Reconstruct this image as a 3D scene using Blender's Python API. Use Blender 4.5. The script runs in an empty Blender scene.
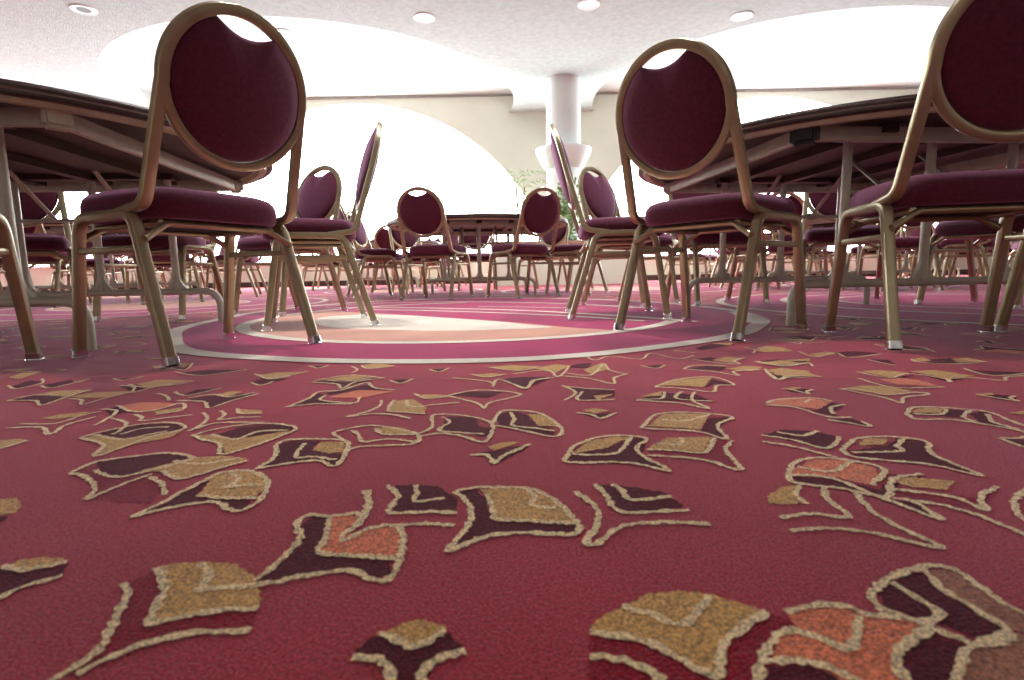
import bpy, bmesh, math, random
from mathutils import Vector, Matrix
from mathutils.geometry import tessellate_polygon
PI = math.pi
rnd = random.Random(7)
SC = bpy.context.scene
COL = SC.collection

# ------------------------------------------------------------------ materials
def nodes(name):
    m = bpy.data.materials.new(name); m.use_nodes = True
    nt = m.node_tree
    return m, nt, nt.nodes['Principled BSDF']

def ramp(nt, fac, stops):
    r = nt.nodes.new('ShaderNodeValToRGB')
    e = r.color_ramp.elements
    e[0].position, e[0].color = stops[0][0], (*stops[0][1], 1)
    e[1].position, e[1].color = stops[-1][0], (*stops[-1][1], 1)
    for p, c in stops[1:-1]:
        k = e.new(p); k.color = (*c, 1)
    nt.links.new(fac, r.inputs['Fac'])
    return r.outputs['Color']

def noise(nt, scale, detail=2, vec=None, rough=.5):
    n = nt.nodes.new('ShaderNodeTexNoise')
    n.inputs['Scale'].default_value = scale; n.inputs['Detail'].default_value = detail
    n.inputs['Roughness'].default_value = rough
    if vec is None:
        tc = nt.nodes.new('ShaderNodeTexCoord'); vec = tc.outputs['Object']
    nt.links.new(vec, n.inputs['Vector'])
    return n

def bump(nt, b, height, strength, dist):
    k = nt.nodes.new('ShaderNodeBump')
    k.inputs['Strength'].default_value = strength; k.inputs['Distance'].default_value = dist
    nt.links.new(height, k.inputs['Height']); nt.links.new(k.outputs['Normal'], b.inputs['Normal'])

def mat(name, col, rough=.5, metal=0, var=.12, scale=12, bscale=None, bstr=.2, bdist=.002, sheen=0, sheencol=None, spec=.5, emit=None, estr=0):
    m, nt, b = nodes(name)
    n = noise(nt, scale, 3)
    c = ramp(nt, n.outputs['Fac'], [(.3, tuple(v*(1-var) for v in col)), (.7, tuple(min(1, v*(1+var)) for v in col))])
    nt.links.new(c, b.inputs['Base Color'])
    b.inputs['Roughness'].default_value = rough; b.inputs['Metallic'].default_value = metal
    b.inputs['Specular IOR Level'].default_value = spec
    if sheen:
        b.inputs['Sheen Weight'].default_value = sheen
        b.inputs['Sheen Roughness'].default_value = .45
        if sheencol: b.inputs['Sheen Tint'].default_value = (*sheencol, 1)
    if bscale:
        k = noise(nt, bscale, 2); bump(nt, b, k.outputs['Fac'], bstr, bdist)
    if emit:
        b.inputs['Emission Color'].default_value = (*emit, 1); b.inputs['Emission Strength'].default_value = estr
    return m

def srgb(r, g, b):
    f = lambda v: (v/255/12.92) if v/255 <= .04045 else ((v/255+.055)/1.055)**2.4
    return (f(r), f(g), f(b))

def carpet(name, col, sheen=.55):
    m, nt, b = nodes(name)
    tc = nt.nodes.new('ShaderNodeTexCoord')
    fine = noise(nt, 480, 2, tc.outputs['Object'], .6)
    big = noise(nt, 4, 3, tc.outputs['Object'])
    def mr(src, lo, hi, a, c_):
        k = nt.nodes.new('ShaderNodeMapRange')
        for i, v in ((1, lo), (2, hi), (3, a), (4, c_)): k.inputs[i].default_value = v
        nt.links.new(src, k.inputs[0]); return k.outputs[0]
    mul = nt.nodes.new('ShaderNodeMath'); mul.operation = 'MULTIPLY'
    nt.links.new(mr(fine.outputs['Fac'], .32, .68, .35, 1.6), mul.inputs[0])
    nt.links.new(mr(big.outputs['Fac'], .3, .7, .88, 1.12), mul.inputs[1])
    sc = nt.nodes.new('ShaderNodeVectorMath'); sc.operation = 'SCALE'
    sc.inputs[0].default_value = col; nt.links.new(mul.outputs[0], sc.inputs['Scale'])
    nt.links.new(sc.outputs[0], b.inputs['Base Color'])
    b.inputs['Roughness'].default_value = .9; b.inputs['Specular IOR Level'].default_value = .15
    b.inputs['Sheen Weight'].default_value = sheen; b.inputs['Sheen Roughness'].default_value = .22
    b.inputs['Sheen Tint'].default_value = (.80, .72, 1, 1)
    bump(nt, b, fine.outputs['Fac'], .7, .004)
    return m

M = {}
M['carpet'] = carpet('carpet_crimson', (.43, .048, .066))
M['c_magenta'] = carpet('carpet_magenta', (.44, .036, .115))
M['c_red'] = carpet('carpet_deep_red', (.29, .009, .020))
M['c_tan'] = carpet('carpet_tan', (.64, .37, .12))
M['c_dark'] = carpet('carpet_maroon', (.105, .012, .020), .22)
M['c_salmon'] = carpet('carpet_salmon', (.78, .23, .11))
M['c_peach'] = carpet('carpet_peach', (.70,.36,.25))
M['c_brown'] = carpet('carpet_brown', (.38,.16,.085))
M['c_cream'] = carpet('carpet_cream', (.86, .67, .38))
M['c_white'] = carpet('carpet_ivory', (.84, .74, .60))
M['fabric'] = mat('burgundy_fabric', (.085, .013, .028), .85, 0, .22, 90, 900, .25, .001, .6, (.75, .40, .65), .2)
M['gold'] = mat('champagne_metal', (.37, .32, .20), .30, .7, .08, 20)
M['chrome'] = mat('worn_chrome', (.72, .72, .74), .22, 1, .15, 60)
M['under'] = mat('black_seat_underside', (.012, .010, .012), .8, 0, .2, 30)
M['rubber'] = mat('dark_rubber', (.02, .02, .02), .7)
M['steel'] = mat('grey_beige_steel', (.56, .585, .48), .42, .15, .1, 18)
M['wood_top'] = mat('dark_table_laminate', (.050, .043, .030), .45, 0, .25, 9, None)
M['band_dark'] = mat('dark_edge_band', (.055, .035, .032), .4, 0, .2, 30)
M['band_mid'] = mat('brown_edge_band', (.45, .39, .34), .4, 0, .2, 30)
M['band_lip'] = mat('beige_edge_lip', (.60, .585, .42), .5, 0, .12, 14)
M['tape'] = mat('black_tape', (.012, .012, .014), .55, 0, .2, 50)
M['bracket'] = mat('beige_bracket', (.58, .59, .45), .5, .2, .15, 25)
M['wall'] = mat('cream_wall_plaster', (.64, .65, .56), .85, 0, .03, 2, 60, .1, .003)
M['ceil'] = mat('white_textured_ceiling', (.44, .505, .495), .9, 0, .09, 14, 45, .5, .01)
M['cove'] = mat('white_cove_paint', (.64, .69, .68), .85, 0, .02, 2)
M['cream_offset'] = mat('bounce_offset_cream', (.62, .72, .59), .8, 0, .03, 2)  # cream pushed to green to offset pink light bounced off the carpet
M['slot'] = mat('dark_shadow_slot', (.30, .28, .25), .8)
M['base'] = mat('dark_baseboard', (.06, .035, .03), .5)
M['white'] = mat('white_paint', (.80, .87, .86), .6, 0, .03, 4)
M['plant'] = mat('pale_leaf', (.34, .46, .22), .5, 0, .35, 5)
M['plant2'] = mat('ivy_leaf', (.24, .40, .15), .5, 0, .4, 8)
M['stem'] = mat('palm_stem', (.25, .20, .10), .7)
M['planter'] = mat('planter_wood', (.30, .22, .15), .6, 0, .2, 6)
M['soil'] = mat('planter_soil', (.05, .035, .025), .9, 0, .3, 40)
M['lamp_on'] = mat('lit_downlight', (1, 1, 1), .5, emit=(1, .97, .92), estr=6)
M['lamp_off'] = mat('dark_downlight', (.02, .02, .02), .5)
M['vent'] = mat('vent_grey', (.30, .28, .25), .5, .3)
g, nt, b = nodes('window_glass')
tr = nt.nodes.new('ShaderNodeBsdfTransparent'); gl = nt.nodes.new('ShaderNodeBsdfGlossy'); gl.inputs['Roughness'].default_value = .02
mx = nt.nodes.new('ShaderNodeMixShader'); mx.inputs[0].default_value = .04
nt.links.new(tr.outputs[0], mx.inputs[1]); nt.links.new(gl.outputs[0], mx.inputs[2])
nt.links.new(mx.outputs[0], nt.nodes['Material Output'].inputs['Surface'])
M['glass'] = g

# ------------------------------------------------------------------ mesh helpers
def link(name, bm, mats, parent=None, smooth=False, loc=None):
    me = bpy.data.meshes.new(name)
    bmesh.ops.recalc_face_normals(bm, faces=bm.faces) if smooth != 'raw' else None
    bm.to_mesh(me); bm.free()
    for m in (mats if isinstance(mats, (list, tuple)) else [mats]): me.materials.append(m)
    if smooth is True:
        for p in me.polygons: p.use_smooth = True
    o = bpy.data.objects.new(name, me); COL.objects.link(o)
    if parent: o.parent = parent
    if loc: o.location = loc
    return o

def root(name, label, cat, loc=(0, 0, 0), rz=0, group=None):
    o = bpy.data.objects.new(name, None); COL.objects.link(o)
    o.location = loc; o.rotation_euler = (0, 0, rz); o.empty_display_size = .1
    o['label'] = label; o['category'] = cat
    if group: o['group'] = group
    return o

def auto_smooth(o, ang=40):
    me = o.data
    for p in me.polygons: p.use_smooth = True
    me.set_sharp_from_angle(angle=math.radians(ang))

def round_rect(w, h, r, n=2):
    pts = []
    for cx, cy, a0 in ((w/2-r, h/2-r, 0), (-w/2+r, h/2-r, 90), (-w/2+r, -h/2+r, 180), (w/2-r, -h/2+r, 270)):
        for i in range(n+1):
            a = math.radians(a0+90*i/n); pts.append((cx+r*math.cos(a), cy+r*math.sin(a)))
    return pts
def circle_prof(r, n=8): return [(r*math.cos(2*PI*i/n), r*math.sin(2*PI*i/n)) for i in range(n)]

def sweep(bm, path, prof, n0, closed=False, caps=True):
    """sweep profile (u along n0, v along T x n0) along path with parallel transport"""
    P = [Vector(p) for p in path]; N = len(P)
    T = []
    for i in range(N):
        a = P[(i-1) % N] if (closed or i > 0) else P[i]
        c = P[(i+1) % N] if (closed or i < N-1) else P[i]
        T.append((c-a).normalized())
    nrm = Vector(n0); nrm = (nrm-T[0]*nrm.dot(T[0])).normalized()
    rings = []
    for i in range(N):
        if i:
            nrm = T[i-1].rotation_difference(T[i]) @ nrm
            nrm = (nrm-T[i]*nrm.dot(T[i])).normalized()
        bn = T[i].cross(nrm)
        # mitre widening at bends
        rings.append([bm.verts.new(P[i]+nrm*u+bn*v) for u, v in prof])
    K = len(prof)
    for i in range(N if closed else N-1):
        a, c = rings[i], rings[(i+1) % N]
        for k in range(K):
            bm.faces.new((a[k], a[(k+1) % K], c[(k+1) % K], c[k]))
    if caps and not closed:
        bm.faces.new(rings[0][::-1]); bm.faces.new(rings[-1])

def fillet(pts, radii, n=6):
    """polyline with rounded corners"""
    P = [Vector(p) for p in pts]; out = [P[0]]
    for i in range(1, len(P)-1):
        r = radii[i-1] if isinstance(radii, (list, tuple)) else radii
        a = (P[i-1]-P[i]).normalized(); c = (P[i+1]-P[i]).normalized()
        ang = a.angle(c); d = min(r/math.tan(ang/2), .49*(P[i-1]-P[i]).length, .49*(P[i+1]-P[i]).length)
        s, e = P[i]+a*d, P[i]+c*d
        for k in range(n+1):
            t = k/n
            out.append(s*(1-t)**2+P[i]*2*t*(1-t)+e*t*t)
    out.append(P[-1])
    return out

def box(bm, c, s, rz=0):
    m = Matrix.Translation(c) @ Matrix.Rotation(rz, 4, 'Z') @ Matrix.Diagonal((s[0], s[1], s[2], 1))
    return bmesh.ops.create_cube(bm, size=1, matrix=m)['verts']

def lathe(bm, prof, n=48, mat_of=None, c=(0, 0)):
    rings = []
    for r, z in prof:
        rings.append([bm.verts.new((c[0]+r*math.cos(2*PI*i/n), c[1]+r*math.sin(2*PI*i/n), z)) for i in range(n)] if r > 1e-6 else [bm.verts.new((c[0], c[1], z))])
    for j in range(len(rings)-1):
        a, d = rings[j], rings[j+1]
        for i in range(n):
            k = (i+1) % n
            if len(a) == 1: f = bm.faces.new((a[0], d[i], d[k]))
            elif len(d) == 1: f = bm.faces.new((a[i], a[k], d[0]))
            else: f = bm.faces.new((a[i], a[k], d[k], d[i]))
            if mat_of: f.material_index = mat_of(j)

def catmull(pts, n=8, closed=False):
    P = [Vector((*p, 0)) if len(p) == 2 else Vector(p) for p in pts]; N = len(P); out = []
    for i in range(N if closed else N-1):
        g = lambda k: P[k % N] if closed else P[max(0, min(N-1, k))]
        p0, p1, p2, p3 = g(i-1), g(i), g(i+1), g(i+2)
        for k in range(n):
            t = k/n
            out.append(.5*((2*p1)+(p2-p0)*t+(2*p0-5*p1+4*p2-p3)*t*t+(3*p1-p0-3*p2+p3)*t**3))
    if not closed: out.append(P[-1])
    return out
# ------------------------------------------------------------------ the banquet chair (faces +y, origin on the floor)
W_FOOT, W_TOP, FF, FR = .2285, .221, .1815, -.244
H_ARCH, AF, AR = .383, .106, -.122
RC_Y, RC_Z, TILT, RA, RB = -.275, .705, .2724, .2005, .1895
def rp(ang, r=0, off=0):
    """point on the tilted backrest ring, r = inset, off = along its rear normal"""
    a, b = RA-r, RB-r
    s, c = b*math.sin(ang), a*math.cos(ang)
    return Vector((c, RC_Y-s*math.sin(TILT)-off*math.cos(TILT), RC_Z+s*math.cos(TILT)-off*math.sin(TILT)))
LEGP = round_rect(.028, .026, .006)
GLIDEP = round_rect(.033, .031, .007)

def leg_meshes():
    """front leg, rear leg (each half of the side arch), glides for the right side; mirrored by sx"""
    res = {}
    for sx in (1, -1):
        xf, xt = sx*W_FOOT, sx*W_TOP
        pts = [(xf, FF, .010), (xt, AF+.012, H_ARCH), (xt, AR-.012, H_ARCH), (xf, FR, .010)]
        path = fillet(pts, [.052, .052], 8)
        mid = Vector((xt, (AF+AR)/2, H_ARCH))
        k = len(path)//2
        for nm, seg, foot in (('f', path[:k]+[mid], (xf, FF)), ('r', [mid]+path[k:], (xf, FR))):
            bm = bmesh.new(); sweep(bm, seg, LEGP, (1, 0, 0)); res[nm, sx] = bm
            g = bmesh.new()
            top = Vector(pts[1] if nm == 'f' else pts[2]); f0 = Vector((foot[0], foot[1], .010)); d = (top-f0).normalized()
            lo = f0 - Vector((0, 0, .010)); 
            sweep(g, [lo, lo+Vector((0, 0, .006))], round_rect(.040, .038, .012), (1, 0, 0))
            sweep(g, [f0-d*.004, f0+d*.016], GLIDEP, (1, 0, 0))
            res['g'+nm, sx] = g
    return res

def cushion_mesh():
    """seat cushion: rounded trapezoid, domed top, rounded edge"""
    bm = bmesh.new(); n = 64
    outl = []
    for i in range(n):
        a = 2*PI*i/n; c, s = math.cos(a), math.sin(a); e = .42
        y = math.copysign(abs(s)**e, s); x = math.copysign(abs(c)**e, c)
        w = .222 if y > 0 else .222-.022*min(1, -y*1.1)
        outl.append((x*w, (-.008+y*.190)))
    prof = [(.90, .374), (.965, .376), (.990, .385), (1.0, .400), (.998, .418), (.978, .434), (.93, .446), (.82, .455), (.6, .461), (.35, .464), (.12, .465)]
    rings = []
    for s, z in prof:
        rings.append([bm.verts.new((x*s, -.008+(y+.008)*s, z-(.012*max(0, (y-.12)/.06) if z > .42 else 0))) for x, y in outl])
    for a, d in zip(rings, rings[1:]):
        for i in range(n): bm.faces.new((a[i], a[(i+1) % n], d[(i+1) % n], d[i]))
    bm.faces.new(rings[-1]); bm.faces.new(rings[0][::-1])
    return bm

def back_cushion_mesh():
    bm = bmesh.new(); n = 96; inn = .014
    nt = math.radians(26); outl = []
    p1, p2 = rp(PI/2-nt, inn), rp(PI/2+nt, inn)
    for i in range(n):
        a = 2*PI*i/n
        d = (a-PI/2+PI) % (2*PI)-PI
        x, y = (RA-inn)*math.cos(a), (RB-inn)*math.sin(a)
        if abs(d) < nt:                                   # concave hand-hold at the top
            xe, ye = (RA-inn)*math.sin(nt), (RB-inn)*math.cos(nt)
            t = math.tan(d)                                # ray from the centre: x = -y*t
            # concave parabola  y = ye - dip*(1-(x/xe)^2)
            yy = ye
            for _ in range(12):
                xx = -yy*t; yy = ye-.024*(1-(xx/xe)**2)
            x, y = -yy*t, yy
        outl.append((x, y))
    def P(x, y, off): return Vector((x, RC_Y-y*math.sin(TILT)-off*math.cos(TILT), RC_Z+y*math.cos(TILT)-off*math.sin(TILT)))
    fr = [(.15, .030), (.45, .028), (.75, .023), (.92, .016), (.985, .007), (1.0, 0)]
    seq = [(s, -o*1.15) for s, o in fr]+[(s, o) for s, o in fr[::-1][1:]]
    rings = [[bm.verts.new(P(x*s, y*s, o)) for x, y in outl] for s, o in seq]
    for a, d in zip(rings, rings[1:]):
        for i in range(n): bm.faces.new((a[i], a[(i+1) % n], d[(i+1) % n], d[i]))
    bm.faces.new(rings[0][::-1]); bm.faces.new(rings[-1])
    return bm

def back_frame_mesh():
    bm = bmesh.new(); prof = round_rect(.030, .022, .006)   # u = along x at the start, v = depth
    phi = .10
    half = [rp(a) for a in [-phi+(PI/2+phi)*i/18 for i in range(19)]]           # right side up to the top
    zsep = half[0]
    def post(sx):
        st = Vector((sx*RA*.998, zsep.y, zsep.z)); low = RC_Y+.279*(RC_Z-.415)
        pts = [(sx*W_TOP*.995, AR+.045, H_ARCH+.004), (sx*W_TOP*.985, low+.012, .402), st]
        return fillet(pts, [.045], 7)[:-1]
    right = post(1)+half
    left = [Vector((-p.x, p.y, p.z)) for p in right][::-1]
    sweep(bm, right+left[1:], prof, (1, 0, 0))
    low = [rp(-.02-(PI-.04)*i/36) for i in range(37)]
    bm2 = round_rect(.024, .021, .005)
    tn = Vector((0, -math.cos(TILT), -math.sin(TILT)))
    sweep(bm, low, bm2, rp(-.02)-rp(PI), caps=False)
    return bm

def seat_frame_mesh():
    bm = bmesh.new(); pr = circle_prof(.0095, 8)
    for y0, yl, zl in ((-.150, AR-.052, .318), (.140, AF+.026, .322)):
        pts = [(-W_TOP, yl, zl), (-.150, y0, .362), (.150, y0, .362), (W_TOP, yl, zl)]
        sweep(bm, fillet(pts, [.03, .03], 5), pr, (0, 0, 1))
    for sx in (-1, 1):
        sweep(bm, [(sx*.165, -.155, .362), (sx*.165, .145, .362)], pr, (1, 0, 0))
    return bm

def build_chair(glides=True):
    r = root('banquet_chair', '', 'chair')
    o = link('seat', cushion_mesh(), M['fabric'], r); auto_smooth(o, 60)
    bm = bmesh.new(); v = box(bm, (0, -.008, .371), (.30, .28, .010)); link('seat_pan', bm, M['under'], r)
    o = link('backrest', back_cushion_mesh(), M['fabric'], r); auto_smooth(o, 50)
    o = link('back_frame', back_frame_mesh(), M['gold'], r); auto_smooth(o, 35)
    o = link('seat_frame', seat_frame_mesh(), M['gold'], r); auto_smooth(o, 50)
    L = leg_meshes()
    for sx in (1, -1):
        for nm in 'fr':
            o = link('leg', L[nm, sx], M['gold'], r); auto_smooth(o, 35)
            if glides:
                g = link('foot_glide', L['g'+nm, sx], M['chrome'], o); auto_smooth(g, 35); g['label'] = 'chrome foot glide'
            else: L['g'+nm, sx].free()
        bm = bmesh.new()
        zs = .295; t = (zs-.01)/(H_ARCH-.01); x = sx*(W_FOOT+(W_TOP-W_FOOT)*t)
        sweep(bm, [(x, FF+(AF+.012-FF)*t, zs), (x, FR+(AR-.012-FR)*t, zs)], round_rect(.016, .018, .004), (1, 0, 0))
        o = link('stretcher', bm, M['gold'], r); auto_smooth(o, 35)
    return r
kids = {}
def index_kids():
    kids.clear()
    for o in bpy.data.objects:
        if o.parent: kids.setdefault(o.parent.name, []).append(o)
def dup(src, loc, rz, label, group=None, skip=()):
    """copy of a thing, its parts and their sub-parts"""
    r = src.copy(); COL.objects.link(r); r.location = loc; r.rotation_euler = (0, 0, rz); r['label'] = label
    if group: r['group'] = group
    elif 'group' in r: del r['group']
    for ch in kids.get(src.name, []):
        c = ch.copy(); COL.objects.link(c); c.parent = r
        for g in kids.get(ch.name, []):
            if g.name.split('.')[0] in skip: continue
            d = g.copy(); COL.objects.link(d); d.parent = c
    return r
# ------------------------------------------------------------------ the round folding table (origin on the floor, square under-frame along x/y)
TR, TZ = .935, .735
def build_table():
    r = root('banquet_table', '', 'table')
    bm = bmesh.new()
    lathe(bm, [(0, TZ-.026), (TR-.03, TZ-.026), (TR-.03, TZ), (TR-.004, TZ), (0, TZ)], 96)
    o = link('tabletop', bm, M['wood_top'], r); auto_smooth(o, 40)
    bm = bmesh.new()
    pr = [(TR-.03, TZ-.034), (TR-.006, TZ-.034), (TR-.001, TZ-.030), (TR-.001, TZ-.024), (TR-.004, TZ-.022), (TR-.004, TZ-.020), (TR+.001, TZ-.018), (TR+.001, TZ-.010), (TR-.003, TZ-.008), (TR-.003, TZ-.006), (TR, TZ-.005), (TR-.004, TZ+.001), (TR-.03, TZ+.001)]
    lathe(bm, pr+[pr[0]], 96, lambda j: 1 if j in (4, 5, 8, 9) else 0)
    o = link('edge_band', bm, [M['band_dark'], M['band_mid']], r); auto_smooth(o, 25); o['label'] = 'ribbed dark edge band'
    bm = bmesh.new()
    lathe(bm, [(TR-.075, TZ-.026), (TR-.060, TZ-.046), (TR-.032, TZ-.046), (TR-.024, TZ-.030)], 96)
    o = link('rim_lip', bm, M['band_lip'], r); auto_smooth(o, 40); o['label'] = 'beige lip under the table edge'
    # square steel under-frame with corner brackets
    hs = .60; z = TZ-.058
    for k in range(4):
        a = k*PI/2; d = Vector((math.cos(a), math.sin(a), 0)); t = Vector((-d.y, d.x, 0))
        bm = bmesh.new()
        c = d*hs
        sweep(bm, [c-t*(hs-.03)+Vector((0, 0, z)), c+t*(hs-.03)+Vector((0, 0, z))], round_rect(.022, .050, .004), d)
        o = link('under_rail', bm, M['steel'], r); auto_smooth(o, 35)
        bm = bmesh.new()
        cor = (d+t)*hs
        v = box(bm, (cor.x, cor.y, z-.004), (.072, .055, .058), math.atan2(cor.y, cor.x)-PI/2)
        bmesh.ops.bevel(bm, geom=bm.edges[:], offset=.012, segments=2, affect='EDGES')
        o = link('corner_bracket', bm, M['bracket'], r); auto_smooth(o, 35)
    for k in range(3):                                   # wooden battens under the top
        bm = bmesh.new(); box(bm, (-.3+.3*k, 0, TZ-.040), (.05, 1.26, .03)); link('batten', bm, M['wood_top'], r)
    # two folding leg frames
    for sy in (-1, 1):
        y = sy*.47; zb = .158
        bm = bmesh.new()
        pts = [(-.535, y, .0), (-.535, y, zb), (.535, y, zb), (.535, y, .0)]
        sweep(bm, fillet(pts, [.075, .075], 7), circle_prof(.0165, 10), (0, 1, 0))
        o = link('leg_base', bm, M['steel'], r); auto_smooth(o, 50)
        for x in (-.34, 0, .34):
            bm = bmesh.new()
            sweep(bm, [(x, y, zb), (x, y, TZ-.05)], circle_prof(.0165, 10), (1, 0, 0))
            # flared gusset at the foot of the upright
            pr = []
            for i in range(9):
                t = i/8; pr.append((.055*(1-t)**2+.015, zb-.004+.085*t))
            vs = []
            for sgn in (1, -1):
                for thick in (-.009, .009):
                    vs.append([bm.verts.new((x+sgn*w, y+thick, h)) for w, h in pr])
            a, b_, c, d2 = vs
            for i in range(8):
                bm.faces.new((a[i], a[i+1], c[i+1], c[i])); bm.faces.new((b_[i], d2[i], d2[i+1], b_[i+1]))
                bm.faces.new((a[i], b_[i], b_[i+1], a[i+1])); bm.faces.new((c[i], c[i+1], d2[i+1], d2[i]))
            o = link('leg', bm, M['steel'], r); auto_smooth(o, 50)
        for x in (-.17, .17):
            bm = bmesh.new()
            sweep(bm, [(x, y, .50), (x, y-sy*.24, TZ-.05)], round_rect(.020, .007, .002), (1, 0, 0))
            o = link('folding_brace', bm, M['steel'], r)
            # hinge collar that ties the brace to the uprights
        bm = bmesh.new(); sweep(bm, [(-.35, y, .50), (.35, y, .50)], circle_prof(.009, 8), (0, 0, 1))
        o = link('cross_bar', bm, M['steel'], r); auto_smooth(o, 50)
        bm = bmesh.new(); box(bm, (0, y, TZ-.038), (.76, .055, .024)); link('hinge_plate', bm, M['band_dark'], r)
    return r
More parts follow.
